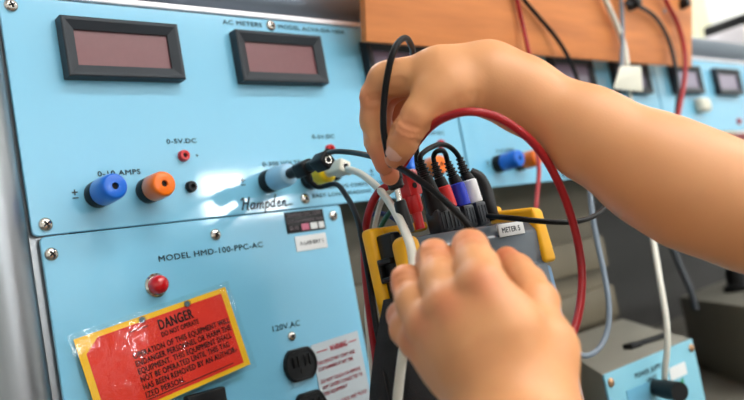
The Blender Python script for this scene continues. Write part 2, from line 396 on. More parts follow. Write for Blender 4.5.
# ================================================================== upper meter panels
def meter_panel(x0, label, first):
    t = thing('meter_panel', label, 'instrument panel', (x0+.24, D, H+.0655), 'blue AC meter panels in the rack')
    plate(x0, x0+.4835, .0655, .2475, 'front_plate', t)
    for i, mx in enumerate((.0396, .1950, .3520)):
        meter(x0+mx, x0+mx+.0984, .1830, .2312, t, 'screen' if first and i < 2 else 'screen_glare')
    for i, px in enumerate((.0515, .2090, .3680)):
        binding_post(x0+px, .0925, t, ('post_blue', 'post_pale', 'post_blue')[i] if first else 'post_blue')
        binding_post(x0+px+(.0415 if i != 1 else .047), .0925, t, 'post_yellow' if i == 1 else 'post_orange', .030)
        jack(x0+px+.0775, .1195, t, 'red'); jack(x0+px+.0795, .093, t, 'black')
    for sx, sz in ((.010, .0735), (.243, .2415), (.247, .0738), (.0085, .2395), (.4745, .0735), (.4745, .2395)): screw(x0+sx, sz, t)
    for i, px in enumerate((.054, .206, .364)):
        legend(t, ('0-10 AMPS', '0-300 VOLTS', '0-10 AMPS')[i], x0+px, .1065, .0042, (.0350, .0425, .0350)[i])
        legend(t, '0-5V.DC', x0+px+(.062, .062, .064)[i], .1305, .0040, .0275)
        legend(t, '+', x0+px+.0865, .1175, .0040); legend(t, '-', x0+px+.0905, .0915, .0040)
        pxc = x0+px-(.0195, .0235, .028)[i]
        mb = MB(); mb.box(wall(pxc, .0955, .0004), (.0044, .0002, .0009)); mb.box(wall(pxc, .0955, .0004), (.0009, .0002, .0044)); mb.box(wall(pxc, .0913, .0004), (.0044, .0002, .0009)); mb.build('polarity_mark', M['ink'], t, smooth=0)
    legend(t, 'AC METERS', x0+.190, .2392, .0043, .0425)
    legend(t, 'MODEL ACVA-DA-100A', x0+.2515, .2392, .0043, .0830)
    legend(t, 'ENGINEERING CORPORATION', x0+.256, .0812, .0034, .1)
    legend(t, 'EAST LONGMEADOW, MASS.', x0+.256, .0738, .0034, .098)
    mb = MB()
    # the brush-script maker's name: slanted strokes
    X0, Z0, s = x0+.1770, .0690, .0086
    def st(pts, w=.0013): ribbon(mb, [(X0+(p+.28*q)*s, Z0+q*s) for p, q in pts], w*1.3)
    st([(-.25, 1.0), (.02, 1.22), (.10, .7), (.0, 0)]); st([(.72, 1.3), (.66, .7), (.62, .05), (.8, 0)]); st([(.0, .62), (.4, .66), (.75, .7)], .001)
    def a_(x): st([(x+.5, .55), (x+.2, .62), (x, .3), (x+.12, .02), (x+.4, .2), (x+.5, .6), (x+.48, .1), (x+.66, .02)], .0011)
    def n_(x, k=1):
        st([(x, .6), (x+.02, 0)], .0012)
        for j in range(k): st([(x+.02+.36*j, .2), (x+.2+.36*j, .6), (x+.36+.36*j, .5), (x+.36+.36*j, .02), (x+.5+.36*j, .02)], .0011)
    a_(1.0); n_(1.78, 2)
    st([(2.85, .65), (2.83, -.55)], .0012); st([(2.86, .4), (3.1, .62), (3.28, .35), (3.1, .02), (2.86, .15)], .0011)
    st([(3.95, .5), (3.65, .62), (3.5, .3), (3.65, .02), (3.95, .25)], .0011); st([(3.98, 1.35), (3.96, .1), (4.12, .02)], .0012)
    st([(4.32, .32), (4.62, .4), (4.55, .62), (4.36, .5), (4.34, .15), (4.5, .0), (4.8, .15)], .0011); n_(4.98, 1); st([(5.45, .02), (5.8, .1), (6.3, .1)], .0009)
    mb.build('maker_name', M['ink'], t, smooth=0)
    return t
M['screen_glare'] = mat('meter_window_reflection', srgb(138, 128, 150), .22, noise=.08, nscale=120, coat=.5)  # pale tint is the reflection on the display windows, put into their colour
meter_panel(.189, 'near blue meter panel with two dark red displays and blue and orange terminals', True)
meter_panel(.6755, 'second blue meter panel along the rack, behind the upper hand and wooden board', False)
t = thing('meter_panel', 'furthest blue meter panel at the right end, past the wooden board', 'instrument panel', (1.40, D, H+.12), 'blue AC meter panels in the rack')
plate(1.162, 1.900, .120, .2475, 'front_plate', t)
for mx in (1.207, 1.366, 1.525, 1.70): meter(mx, mx+.0975, .1850, .2325, t, 'screen_glare')
for mx in (1.435, 1.60): jack(mx, .137, t, 'red')
kb = MB(); kb.box((1.289, D-.008, H+.165), (.034, .017, .024), bevel=.006, seg=3); kb.build('knob', M['plug_white'], t)
rs = MB(); rs.box((1.55, D+.01, H+.090), (.77, .02, .052), bevel=.003); one('dark_red_panel', rs, mat('dark_red_enamel', srgb(120, 30, 34), .45, noise=.1), 'dark red strip panel below the furthest blue panel', 'panel')

# ================================================================== lower power panel
t = thing('power_supply_unit', 'lower blue power supply panel with red pilot lamp and black outlets', 'instrument panel', (.335, D, H-.25))
plate(.1936, .4765, -.245, .0646, 'front_plate', t)
for sx, sz in ((.2000, .0515), (.336, .0508), (.4655, .0548), (.3945, -.0470)): screw(sx, sz, t, .0050 if sz > 0 else .0042)
b = MB(); b.lathe(wall(.2762, .0170, -.0005), OUT, [(0, .0095), (.0016, .0095), (.0028, .0082), (.0028, .0074)], 28); lampb = b.build('pilot_lamp', M['chrome'], t)
b = MB(); b.lathe(wall(.2762, .0170, .0020), OUT, [(0, .0076), (.004, .0076), (.007, .0066), (.009, .0046), (.0099, .0022), (.0101, 0)], 28); b.build('lens', M['lamp_red'], lampb)
def outlet(x, z):
    mb = MB(); pts = []
    for k in range(40):
        a = 2*math.pi*k/40; pts.append((x+.0172*math.cos(a), z+max(-.0142, min(.0142, .0172*math.sin(a)))))
    def ring(o, k): return [wall(x+(p-x)*k, z+(q-z)*k, o) for p, q in pts]
    mb.quadstrip([ring(-.001, 1), ring(.0035, 1), ring(.0048, .95), ring(.0048, .84), ring(.0040, .82)])
    o = mb.build('outlet', M['black'], t, fix=True)
    s = MB(); s.box(wall(x-.0062, z+.003, .0040), (.0020, .0008, .0078)); s.box(wall(x+.0062, z+.003, .0040), (.0020, .0008, .0066)); s.lathe(wall(x, z-.0062, .0036), OUT, [(0, .0026), (.0009, .0026)], 14)
    s.build('slots', M['hole'], o, smooth=0)
    r = MB()
    for dx in (-.0088, -.0036, .0036, .0088): r.box(wall(x+dx, z+.003, .0046), (.0010, .0014, .0095), bevel=.0003)
    r.build('raised_ribs', M['black'], o)
outlet(.3975, -.0725); outlet(.4005, -.1115)
b = MB(); b.box(wall(.3005, -.1035, .0035), (.034, .009, .062), bevel=.0015); sw = b.build('rocker_switch', M['black'], t)
b = MB(); b.box(wall(.3015, -.1035, .0095), (.017, .006, .036), bevel=.002); b.build('rocker', M['rubber'], sw)
b = MB(); b.box(wall(.3030, -.0905, .0126), (.0060, .0004, .0045)); b.build('switch_mark', M['white_label'], sw, smooth=0)
legend(t, 'MODEL HMD-100-PPC-AC', .2815, .0348, .0049, .0990); legend(t, '120V.AC', .3760, -.0395, .0052, .0295, bold=.02)
b = MB(); b.box(wall(.4315, .0530, .0004), (.0445, .0010, .0195), bevel=.0003); rp = b.build('rating_plate', M['black'], t)
b = MB(); ptext(b, 'HAMPDEN ENG. CORP.', .4120, .0580, .0028, .039, off=.0012); ptext(b, 'EAST LONGMEADOW, MASS.', .4115, .0527, .0024, .040, off=.0012)
ptext(b, 'SER. NO.', .4120, .0462, .0034, .0105, off=.0012)
b.mi = 1; b.box(wall(.4300, .0478, .0010), (.0085, .0004, .0060)); b.mi = 2
b.box(wall(.4400, .0478, .0010), (.0080, .0004, .0060)); b.box(wall(.4488, .0478, .0010), (.0060, .0004, .0060))
b.build('plate_lettering', [M['plate_ink'], M['plate_pink'], M['white_label']], rp, smooth=0)
b = MB(); b.box(wall(.4340, .0330, .0004), (.036, .0008, .0140)); lb = b.build('paper_label', M['white_label'], t)
b = MB(); ptext(b, 'A-LAB BAY 1', .4205, .0312, .0038, .027, off=.0010); b.build('label_lettering', M['ink'], lb, smooth=0)
# the foil warning sticker leans a little with the plate
b = MB(); b.prism([wall(.4130, -.0590, .0002), wall(.4690, -.0565, .0002), wall(.4740, -.2050, .0002), wall(.4170, -.2050, .0002)], OUT*.0006); ws = b.build('warning_sticker', M['warn_label'], t, smooth=0)
b = MB(); exw = np.array([.999, 0, .045]); ezw = np.array([-.035, 0, .999])
for k, (s_, wd) in enumerate((('THIS DEVICE MAY START AND', .044), ('STOP RUNNING AT ANY TIME', .040), ('', 0), ('DO NOT TOUCH OR REMOVE', .046), ('ANY COVERS CONNECTED TO', .047), ('THE EQUIPMENT', .027), ('', 0), ('TEST ALL LEADS AND PLUGS', .047), ('', 0), ('BEFORE RUNNING SELECTED', .040), ('', 0), ('UNIT AND REPORT A FAULT', .047), ('TO THE LAB', .030), ('', 0), ('KEEP HANDS CLEAR', .04))):
    if s_: text(b, s_, wall(.4160+.0003*k, -.0780-.0055*k, .0010), exw, ezw, .0034, wd*1.03, bold=.05)
text(b, 'WARNING', wall(.4330, -.0685, .0010), exw, ezw, .0052, .0205, bold=.07)
b.box(wall(.4240, -.0662, .0010), (.0125, .0003, .0009), [exw, OUT, ezw]); b.box(wall(.4605, -.0645, .0010), (.0105, .0003, .0009), [exw, OUT, ezw])
b.build('sticker_lettering', M['warn_ink'], ws, smooth=0)

# ================================================================== laminated danger tag
th = math.radians(8.0); tx = np.array([math.cos(th), 0, math.sin(th)]); tz = np.array([-math.sin(th), 0, math.cos(th)])
tx = tx + OUT*.008; tz = tz - OUT*.058; T0 = wall(.2052, -.0120, .0032)            # top left corner of the card
def tp(a, c, o=0.0): return T0 + tx*a - tz*c + OUT*o           # a across, c down, in metres
TW, TH = .1300, .0672
t = thing('danger_tag', 'laminated red and yellow danger tag hung crooked over the lower blue panel', 'tag', T0)
b = MB(); b.prism([tp(0, TH), tp(TW, TH), tp(TW, 0), tp(0, 0)], OUT*.0006); b.build('card', M['tag_yellow'], t, smooth=0)
b = MB(); b.prism([tp(.0055, TH-.0035, .0006), tp(TW-.0055, TH-.0035, .0006), tp(TW-.0055, .0040, .0006), tp(.0170, .0040, .0006), tp(.0055, .0130, .0006)], OUT*.0002); b.build('red_field', M['tag_red'], t, smooth=0)
b = MB()
def tt(s_, a, c, h, w, **k): text(b, s_, tp(a, c, .0012), tx, tz, h, w, **k)
tt('DANGER', .0640, .0150, .0080, .0300, bold=.06)
tt('DO NOT OPERATE', .0640, .0207, .0040, .0330, bold=.05)
for k, (s_, wd) in enumerate((('OPERATION OF THIS EQUIPMENT WILL', .0860), ('ENDANGER PERSONNEL OR HARM THE', .0850), ('EQUIPMENT. THIS EQUIPMENT SHALL', .0835), ('NOT BE OPERATED UNTIL THIS TAG', .0790), ('HAS BEEN REMOVED BY AN AUTHOR-', .0840), ('IZED PERSON.', .0330))):
    tt(s_, .0375, .0288+.0061*k, .0046, wd, bold=.05)
for a0, a1, c in ((.040, .056, .0085), (.036, .1150, .0607)): b.box(tp((a0+a1)/2, c, .0012), (a1-a0, .0002, .0006), [tx, OUT, tz])
b.build('tag_lettering', M['tag_ink'], t, smooth=0)
for a in (.0530, .0925):
    b = MB(); b.lathe(tp(a, .0028, .0008), OUT, [(0, .0030), (.0012, .0030), (.0012, .0022), (.0006, .0022)], 18); h = b.build('eyelet', M['clear'], t)
    b = MB(); b.lathe(tp(a, .0028, .0006), OUT, [(0, .0023), (.0009, .0023)], 18); b.build('punched_hole', mat('hole_through_tag', srgb(92, 120, 132), .5), h)
nx, nz = 28, 16; rows = []
for j in range(nz+1):
    row = []
    for i in range(nx+1):
        a = -.004+(TW+.008)*i/nx; c = -.004+(TH+.008)*j/nz
        o = .0018 + .0004*math.sin(a*120+c*70) + .0003*math.sin(c*150-a*60)
        row.append(tp(a, c, o))
    rows.append(row)
b = MB(); b.quadstrip(rows, closed=False); film = b.build('laminate_film', M['clear'], t, smooth=180)
tag(film, 'clear glossy laminate film')

# ================================================================== wooden board that the spare leads hang on
bo = .036
x0, z0 = aty(366.5, 41.5, D-bo)[[0, 2]]; x1 = aty(692, 67, D-bo)[0]
t = thing('wooden_board', 'orange wooden lead board mounted in front of the top rail', 'board', (x0, D-bo, z0))
lt = math.radians(13); bz = np.array([0, -math.sin(lt), math.cos(lt)]); by = np.array([0, math.cos(lt), math.sin(lt)])
b = MB(); b.box(np.array([(x0+x1)/2, D-bo, z0])+by*.0045+bz*.16, (x1-x0, .009, .32), [EX, by, bz], .0015); b.build('plank', M['wood'], t)
for px, py, r in ((632, 3, .010), (682, 4, .0085)):
    p = aty(px, py, D-bo-.022); b = MB(); b.lathe(p, OUT, [(-.006, r), (.006, r), (.011, r*.8), (.012, r*.4)], 18); b.build('peg', M['black'], t)
p = aty(663, 10, D-bo-.016); b = MB(); b.lathe(p, OUT, [(-.002, .006), (.002, .006), (.003, .003)], 16); b.build('board_screw', M['tube'], t)

# ================================================================== analyser standing in front of the panels
TL = at(404, 238, .500); ta = math.radians(3)
AX = np.array([1., 0, 0]); AY = np.array([0, math.cos(ta), -math.sin(ta)]); AZ = np.array([0, math.sin(ta), math.cos(ta)])
def dv(x, y, z): return TL + AX*x + AY*y + AZ*z
def dvp(px, py, y):                                             # a point of the slice y behind the front face
    d = ray(px, py); n = AY; p0 = dv(0, y, 0); return O + d*(((p0-O)@n)/(d@n))
AXS = [AX, AY, AZ]
t = thing('power_analyser', 'handheld power analyser in a yellow holster bristling with test leads', 'meter', dv(.085, .03, -.25))
b = MB(); b.box(dv(.076, .0190, -.128), (.138, .034, .246), AXS, .006, 3); b.build('case', M['inst_dark'], t)
b = MB(); b.prism([dv(.006, .004, .000), dv(.006, .030, .003), dv(.006, .030, -.06), dv(.006, .0, -.06), dv(.006, -.003, -.010)], AX*.132, .002); b.build('top_bezel', M['inst_grey'], t)
b = MB(); b.prism([dv(.010, -.002, -.032), dv(.010, .01, -.028), dv(.010, .01, -.245), dv(.010, -.003, -.245)], AX*.132, .002); b.build('front_panel', M['inst_dark'], t)
b = MB(); b.box(dv(.0780, -.004, -.072), (.098, .005, .074), AXS, .002); sc_ = b.build('screen_frame', M['inst_grey'], t)
b = MB(); b.box(dv(.0780, -.0060, -.072), (.086, .0022, .062), AXS, .0006); b.build('screen', M['lcd'], sc_)
for r in range(3):
    for c in range(5):
        b = MB(); b.box(dv(.028+.025*c, -.005, -.140-.022*r), (.016, .006, .011), AXS, .002); b.build('key', M['rubber'], t)
b = MB(); b.box(dvp(511, 229, -.0035), (.030, .0012, .0095), AXS, .0003); lb = b.build('white_label', M['white_label'], t)
b = MB(); text(b, 'METER 5', dvp(511, 229, -.0042)-AX*.0105-AZ*.0020, AX, AZ, .0040, .021, bold=.06); b.build('label_lettering', M['ink'], lb, smooth=0)
# holster: left back rail, left front bumper, right corner and the ridge behind the sockets
hol = MB()
hol.box(dv(-.002, .0265, -.113), (.014, .011, .250), AXS, .0035, 3)
hol.box(dv(.020, .0265, .0085), (.056, .010, .0065), AXS, .0028, 3)
hol.box(dv(.001, .001, -.040), (.018, .014, .082), AXS, .006, 4)
hol.hexa([dv(.136, -.005, -.036), dv(.136, -.005, .008), dv(.136, .040, -.036), dv(.136, .040, .014), dv(.154, -.003, -.036), dv(.151, -.003, .006), dv(.154, .040, -.036), dv(.151, .040, .013)], .0035, 3)
hol.box(dv(.124, .038, .012), (.050, .010, .010), AXS, .0035, 3)
hol.box(dv(.076, .042, -.245), (.154, .016, .030), AXS, .006, 3)
h = hol.build('holster', M['hol_yellow'], t)
b = MB(); b.box(dv(.1470, .020, -.140), (.010, .036, .205), AXS, .003); b.build('side_rail', M['inst_side'], t)
# strap: clip in the slot and a wide padded band bulging to the left
b = MB(); b.box(dv(.000, .0145, -.038), (.010, .015, .088), AXS, .002); b.box(dv(-.006, .0145, -.012), (.006, .012, .004), AXS, .001); b.box(dv(-.006, .0145, -.024), (.006, .012, .0035), AXS, .001)
b.box(dv(-.006, .0200, -.018), (.006, .0025, .016), AXS, .001)
b.build('strap_clip', M['black'], t)
rings = []
for k in range(17):
    s_ = k/16; zz = -.036-.205*s_; bul = .026*math.sin(math.pi*min(1, s_*1.1))
    y0, y1 = .009-.022*min(1, s_*3.2), .021+.016*min(1, s_*2)
    rings.append([dv(-.010-bul, y1, zz), dv(-.014-bul, y1-.004, zz), dv(-.014-bul, y0+.004, zz), dv(-.010-bul, y0, zz), dv(.002-bul*.3, y0+.002, zz), dv(.002-bul*.3, y1-.002, zz)])
b = MB(); b.quadstrip(rings); b.build('hand_strap', M['webbing'], t, smooth=70, fix=True)

# ================================================================== plugs
def axis_frame(p, q):
    a = np.array(q)-np.array(p); L = np.linalg.norm(a); a = a/L
    s = np.cross(a, [0, 1, 0]); s /= np.linalg.norm(s); return a, s, np.cross(a, s), L
def relief(mb, p, q, r0, r1, ribs=4):
    a, s, f, L = axis_frame(p, q); prof = []
    for k in range(ribs*2):
        u = k/(ribs*2); rr = r0+(r1-r0)*u; prof += [(u*L, rr*(1.18 if k % 2 == 0 else .86)), ((u+.45/ribs)*L, rr*(1.18 if k % 2 == 0 else .86))]
    mb.lathe(p, a, prof+[(L, r1)], 14)
def socket_block(mb, p, q, w, d):
    a, s, f, L = axis_frame(p, q); c = (np.array(p)+np.array(q))/2
    mb.box(c, (w, L, d), [s, a, f], w*.14)
    for k in (-.3, 0, .3): mb.box(c+s*w*k-f*0-np.array([0, d*.5, 0]), (w*.10, L*.7, .0012), [s, a, f])
def voltage_plug(parent, tip, top, collar_top, collar_bot, base, m, yy=.022):
    P = [dvp(*q, yy) for q in (tip, top, collar_top, collar_bot, base)]
    b = MB(); relief(b, P[0], P[1], .0026, .0042); b.lathe(P[1], P[2]-P[1], [(0, .0042), (np.linalg.norm(P[2]-P[1]), .0052)], 16); pl = b.build('plug', M['rubber'], parent)
    a, s, f, L = axis_frame(P[2], P[3])
    b = MB(); b.lathe(P[2], a, [(-.0004, .0050), (.0005, .0059), (L-.0005, .0063), (L, .0056)], 22); b.build('collar', M[m], pl)
    b = MB(); socket_block(b, P[3], P[4], .0112, .0115); b.build('plug_base', M['base'], pl)
    return P[0]
def cable(parent, pts, r, m, n=10, name='cable', **k): 
    b = MB(); b.tube(pts, r, n=n, **k); return b.build(name, M[m], parent, smooth=60)

# red collar and blue collar: one looped lead
t = thing('test_lead', 'short black lead looping between the red collared and blue collared plugs', 'test lead', dvp(452, 225, .022), 'test leads plugged into the analyser')
p = voltage_plug(t, (434.5, 163), (439, 178), (442.5, 187), (449.5, 208), (454.5, 231), 'collar_red')
q = voltage_plug(t, (447.5, 162), (453, 176), (456.5, 184), (463, 206), (468.5, 228), 'collar_blue')
cable(t, [p, dvp(433.5, 157, .022), dvp(436, 152, .018), dvp(441.5, 150.5, .016), dvp(445.5, 154, .020), q], .0019, 'cable_black')
# white collar and the fat black plug: one arched lead
t = thing('test_lead', 'black lead arching from the white collared plug to the thick black plug', 'test lead', dvp(470, 225, .022), 'test leads plugged into the analyser')
q = voltage_plug(t, (459.5, 158), (465, 174), (468.5, 180.5), (475, 203), (481, 226), 'collar_white')
P = [dvp(*c, .016) for c in ((420, 161), (425, 177), (427, 182), (438, 213), (443, 233))]
b = MB(); relief(b, P[0], P[1], .0028, .0048); b.lathe(P[1], P[3]-P[1], [(0, .0050), (.006, .0056), (np.linalg.norm(P[3]-P[1]), .0078)], 20); pl = b.build('plug', M['rubber'], t)
b = MB(); socket_block(b, P[3]-(P[4]-P[3])*.15, P[4], .0150, .013); b.build('plug_base', M['base'], pl)
cable(t, [P[0], dvp(420.5, 156, .016), dvp(424, 152, .016), dvp(432, 147, .018), dvp(441, 144.3, .020), dvp(450, 147, .022), dvp(456, 152.5, .022), q], .0020, 'cable_black')
# red stacking plug with the long red arc
t = thing('test_lead', 'thick red lead arching under the forearm from the red stacking plug', 'test lead', dvp(416, 222, .012), 'test leads plugged into the analyser')
P = [dvp(*c, .010) for c in ((404.5, 171), (408.5, 187), (412, 197), (416.5, 213), (420.5, 229))]
b = MB(); a, s, f, L = axis_frame(P[0], P[2]); b.box((P[0]+P[2])/2, (.0128, L, .012), [s, a, f], .002)
b.lathe(P[2], P[3]-P[2], [(-.002, .0058), (np.linalg.norm(P[3]-P[2])*.8, .0056), (np.linalg.norm(P[3]-P[2]), .0044)], 20)
b.lathe(P[3], P[4]-P[3], [(-.001, .0036), (np.linalg.norm(P[4]-P[3]), .0034)], 16); pl = b.build('plug', M['red'], t)
b = MB(); b.lathe((P[1]+np.array([0, -.0058, 0])), OUT, [(0, .0020), (.0006, .0020)], 14); b.build('cross_hole', M['hole'], pl)
cable(t, [P[0]+(P[2]-P[0])*.15, at(402, 168, .530), at(405, 162, .525), at(413, 149, .506), at(421.5, 137, .487), at(430.5, 127, .472), at(442, 119, .460), at(464, 112, .450), at(490, 114.5, .450), at(516, 128, .455), at(540, 151, .465), at(560, 186, .475), at(574, 226, .48), at(581.5, 265, .48), at(581, 298, .47), at(574, 330, .455), at(560, 356, .445)], .0026, 'cable_red')
# black plug in the fingers with its loop over the hand
t = thing('test_lead', 'black lead looped over the upper hand, its plug held between finger and thumb', 'test lead', dvp(405, 222, .010), 'test leads plugged into the analyser')
P = [dvp(*c, .002) for c in ((391, 168), (397, 189), (399.5, 201), (408, 233))]
a, s, f, L = axis_frame(P[0], P[1])
b = MB(); b.lathe(P[0], a, [(-.004, .0030), (.0, .0052), (.004, .0060), (L*.55, .0060), (L*.6, .0054), (L*.92, .0054), (L, .0040)], 18); pl = b.build('plug', M['rubber'], t)
b = MB(); b.lathe(P[1], P[2]-P[1], [(-.002, .0021), (np.linalg.norm(P[2]-P[1])+.002, .0021)], 14); b.build('metal_pin', M['chrome'], pl)
b = MB(); b.lathe(P[2], P[3]-P[2], [(0, .0036), (.001, .0042), (np.linalg.norm(P[3]-P[2]), .0048)], 18); b.build('socket_sleeve', M['black'], t)
cable(t, [P[0], at(389.5, 160, .483), at(386.5, 148, .478), at(383.5, 128, .478), at(383.8, 105, .479), at(387, 78, .478), at(392, 56, .478), at(398, 43, .482), at(405, 38, .490), at(411, 45, .508), at(414, 62, .54), at(416, 95, .58), at(416.8, 130, .578), dvp(417, 160, .034), dvp(422, 185, .040), dvp(430, 215, .040)], .0021, 'cable_black')
# black guard and cable to the right
t = thing('test_lead', 'black lead leaving the right of the plug row towards the forearm', 'test lead', dvp(490, 215, .030), 'test leads plugged into the analyser')
b = MB(); b.tube([dvp(470, 172, .034), dvp(479, 178, .030), dvp(486, 192, .028), dvp(490, 208, .026), dvp(494, 220, .026)], [.004, .0052, .0056, .0056, .005], n=14); b.build('cable_guard', M['rubber'], t)
cable(t, [dvp(488, 216, .012), at(515, 218.5, .545), at(545, 221.5, .55), at(572, 222, .56), at(592, 217, .58), at(604, 208, .60), at(611, 190, .62), at(618, 160, .64)], .0020, 'cable_black')
# thin leads dropping behind the analyser
for lab, m, r, pts in (
    ('dark red lead curving down behind the left corner of the analyser', 'cable_red', .0030, [(404, 187, .56), (392, 185, .562), (380, 191, .565), (371, 206, .57), (366, 226, .575), (364, 250, .58), (368, 300, .585), (376, 360, .59), (384, 420, .59), (395, 520, .60), (404, 604, .61)]),
    ('thin white lead curving down behind the left corner of the analyser', 'cable_white', .0020, [(404, 188, .575), (392, 190, .58), (383, 199, .585), (377, 216, .59), (373, 238, .59), (371, 270, .59), (367, 310, .59), (371, 360, .595), (377, 425, .60), (388, 520, .61), (396, 596, .62)]),
    ('thin green lead behind the left corner of the analyser', 'cable_green', .0020, [(404, 200, .585), (394, 208, .59), (386, 218, .60), (378, 234, .605), (372, 262, .605)]),
    ('thin navy lead crossing behind the left corner of the analyser', 'cable_navy', .0020, [(360, 236, .63), (366, 221, .625), (374, 214, .62), (384, 214, .615), (396, 220, .61), (408, 232, .61)])):
    b = MB(); b.tube([at(*p) for p in pts], r); one('test_lead', b, M[m], lab, 'test lead', 'test leads behind the analyser', smooth=60)

# ---- stacked plugs in the pale blue and yellow terminals
def stack_plug(parent, x, z, o0, m, exit_dir, hole=True, shaft=True, r=.0052):
    # body lies along the terminal axis; o0 is the distance of its near end from the panel
    b = MB()
    if shaft: b.lathe(wall(x, z, o0), OUT, [(0, r*.80), (.008, r*.95), (.018, r)], 16)
    e = np.array(exit_dir, float); e /= np.linalg.norm(e)
    c = wall(x, z, o0+.025)
    up = np.cross(OUT, e); up /= np.linalg.norm(up)
    b.box(c, (.0125, .017, .0125), [e, OUT, up], .0022, 3)
    b.lathe(c+e*.004, e, [(0, .0042), (.006, .0036), (.009, .0030)], 14)
    pl = b.build('plug', M[m], parent)
    h = MB(); h.lathe(wall(x, z, o0+.0332), OUT, [(0, .0034), (.0007, .0034)], 16); ho = h.build('socket_ring', M['chrome'], pl)
    h = MB(); h.lathe(wall(x, z, o0+.0337), OUT, [(0, .0024), (.0006, .0024)], 16); h.build('socket', M['hole'], ho)
    return c+e*.012
xl, zl = .398, .0925
t = thing('test_lead', 'black lead from the first plug in the pale blue terminal, hanging down beside the holster', 'test lead', wall(xl, zl, .04), 'test leads in the near panel')
e = stack_plug(t, xl, zl, .0300, 'rubber', (.35, 0, -.94))
cable(t, [e, e+np.array([.004, -.004, -.006]), at(335, 184, .640), at(347, 197, .61), at(357, 218, .575), at(364, 250, .545), at(370, 285, .52), at(377, 330, .50), at(388, 380, .475), at(396, 420, .455)], .0022, 'cable_black')
t = thing('test_lead', 'black lead from the stacked top plug, sweeping in front of the other plugs', 'test lead', wall(xl, zl, .07), 'test leads in the near panel')
e = stack_plug(t, xl, zl, .0560, 'rubber', (.72, 0, .70), shaft=False)
b = MB(); b.lathe(wall(xl, zl, .054), OUT, [(0, .0042), (.02, .0050)], 16); b.build('plug_shaft', M['rubber'], t)
cable(t, [e-np.array([.002, 0, .002]), at(335, 151.5, .605), at(352, 152.5, .575), at(372, 156.5, .535), at(392, 164, .495), at(410, 174, .468), at(430, 188, .455), at(450, 205.5, .447), at(466, 222, .442), at(480, 240, .440), at(496, 280, .435), at(508, 340, .42), at(520, 410, .40)], .0021, 'cable_black')
xy, zy = .445, .0925
t = thing('test_lead', 'white lead from the yellow terminal, draping over the holster and under the fist', 'test lead', wall(xy, zy, .04), 'test leads in the near panel')
e = stack_plug(t, xy, zy, .0215, 'plug_white', (.93, 0, -.36))
cable(t, [e-np.array([.002, 0, -.001]), at(349, 169.5, .655), at(361, 174, .620), at(377, 187, .575), at(391, 205, .53), at(403, 227, .490), at(410.5, 246, .469), at(413, 262, .463), at(412, 300, .455), at(404, 345, .447), at(399, 385, .44), at(395, 425, .43)], .0029, 'cable_white', n=12)

# ================================================================== background leads
def lead(pts, r, m, lab, g=None):
    b = MB(); b.tube([at(*p) for p in pts], r); return one('hanging_lead', b, M[m], lab, 'cable', g, smooth=60)
def onY(px, py, Y): 
    d = ray(px, py); return Y/d[1]
def over_board(px, py, off, r):                                 # keeps a hanging lead clear of the leaning board
    for _ in range(6):
        p = aty(px, py, D-off); off = max(off, bo+.003+r+max(0, p[2]-z0)*math.tan(lt)*(x0-.02 < p[0] < x1+.02))
    return aty(px, py, D-off)
def board_lead(pts, r, m, lab, off=.05):
    b = MB(); b.tube([over_board(*(q if len(q) == 3 else (*q, off)), r) for q in pts], r); return one('hanging_lead', b, M[m], lab, 'cable', 'leads hanging on the wooden board', smooth=60)
board_lead([(514, -14), (517, 0), (522, 22), (527, 44), (532, 70), (534, 100), (536, 140, .045), (539, 170, .05), (537, 195, .055), (535, 225, .06), (534, 260, .06)], .0026, 'cable_red', 'red lead hanging over the wooden board just above the wrist')
board_lead([(514, -20), (523, -2), (537, 15), (554, 35), (566, 53), (577, 78), (582, 110)], .0026, 'cable_black', 'black lead slanting down the middle of the wooden board')
board_lead([(620, -12), (621.5, 10), (622.5, 35), (621.5, 60), (622, 90)], .0030, 'cable_grey', 'grey lead hanging straight down beside the white lead', .055)
board_lead([(626, 3), (640, 7), (655, 17), (667, 36), (674, 60), (678, 90), (676, 118)], .0030, 'bezel', 'dark brown lead curving off the black peg on the board', .05)
board_lead([(660, -12), (668, 5), (678, 25), (684, 48), (685, 75), (681, 100), (676, 125)], .0036, 'cable_red', 'red lead curving down at the right end of the wooden board', .055)
# the white lead: over the board, through its big white connector, behind the forearm, to the small box
t = thing('power_lead', 'white lead dropping from the board to the black plug on the small blue box', 'cable', aty(628, 77, D-.05))
b = MB(); b.hexa([aty(px, py, D-o) for px, py, o in ((613, 89, .045), (613, 89, .07), (620, 66, .045), (620, 66, .07), (643, 92, .045), (643, 92, .07), (641, 66, .045), (641, 66, .07))], .002); b.build('white_connector', M['plug_white'], t)
bp_ = at(664, 386, .775)
cable(t, [over_board(*q, .05, .0042) for q in ((599, -16), (606, 2), (616, 24), (624, 46), (627, 66))], .0042, 'cable_white')
cable(t, [aty(629, 90, D-.057), aty(631, 104, D-.06), at(638, 150, 1.0), at(646, 195, .90), at(652, 232, .83), at(659, 275, .79), at(666, 318, .77), at(667.5, 345, .765), at(665, 368, .768), bp_], .0031, 'cable_white')
b = MB(); q0 = at(648, 386, .795); q1 = at(680, 392, .745); b.lathe(q0, q1-q0, [(0, .0075), (.008, .0085), (.02, .0085), (.03, .0095), (np.linalg.norm(q1-q0), .0095)], 20)
b.build('black_plug', M['rubber'], t)
lead([(592, 165, .78), (590, 185, .77), (592, 212, .76), (597, 240, .75), (604, 273, .735), (609, 305, .72), (607.5, 330, .71), (600, 347, .70), (588, 355.5, .69), (576, 353, .68), (560, 340, .67)], .0027, 'cable_grey', 'blue grey lead curving down past the small blue box')
lead([(664, 225, 1.22), (672, 246, 1.2), (681, 268, 1.18), (690, 289, 1.16), (696, 310, 1.15)], .0050, 'bezel', 'dark lead slanting down in front of the dark backdrop')

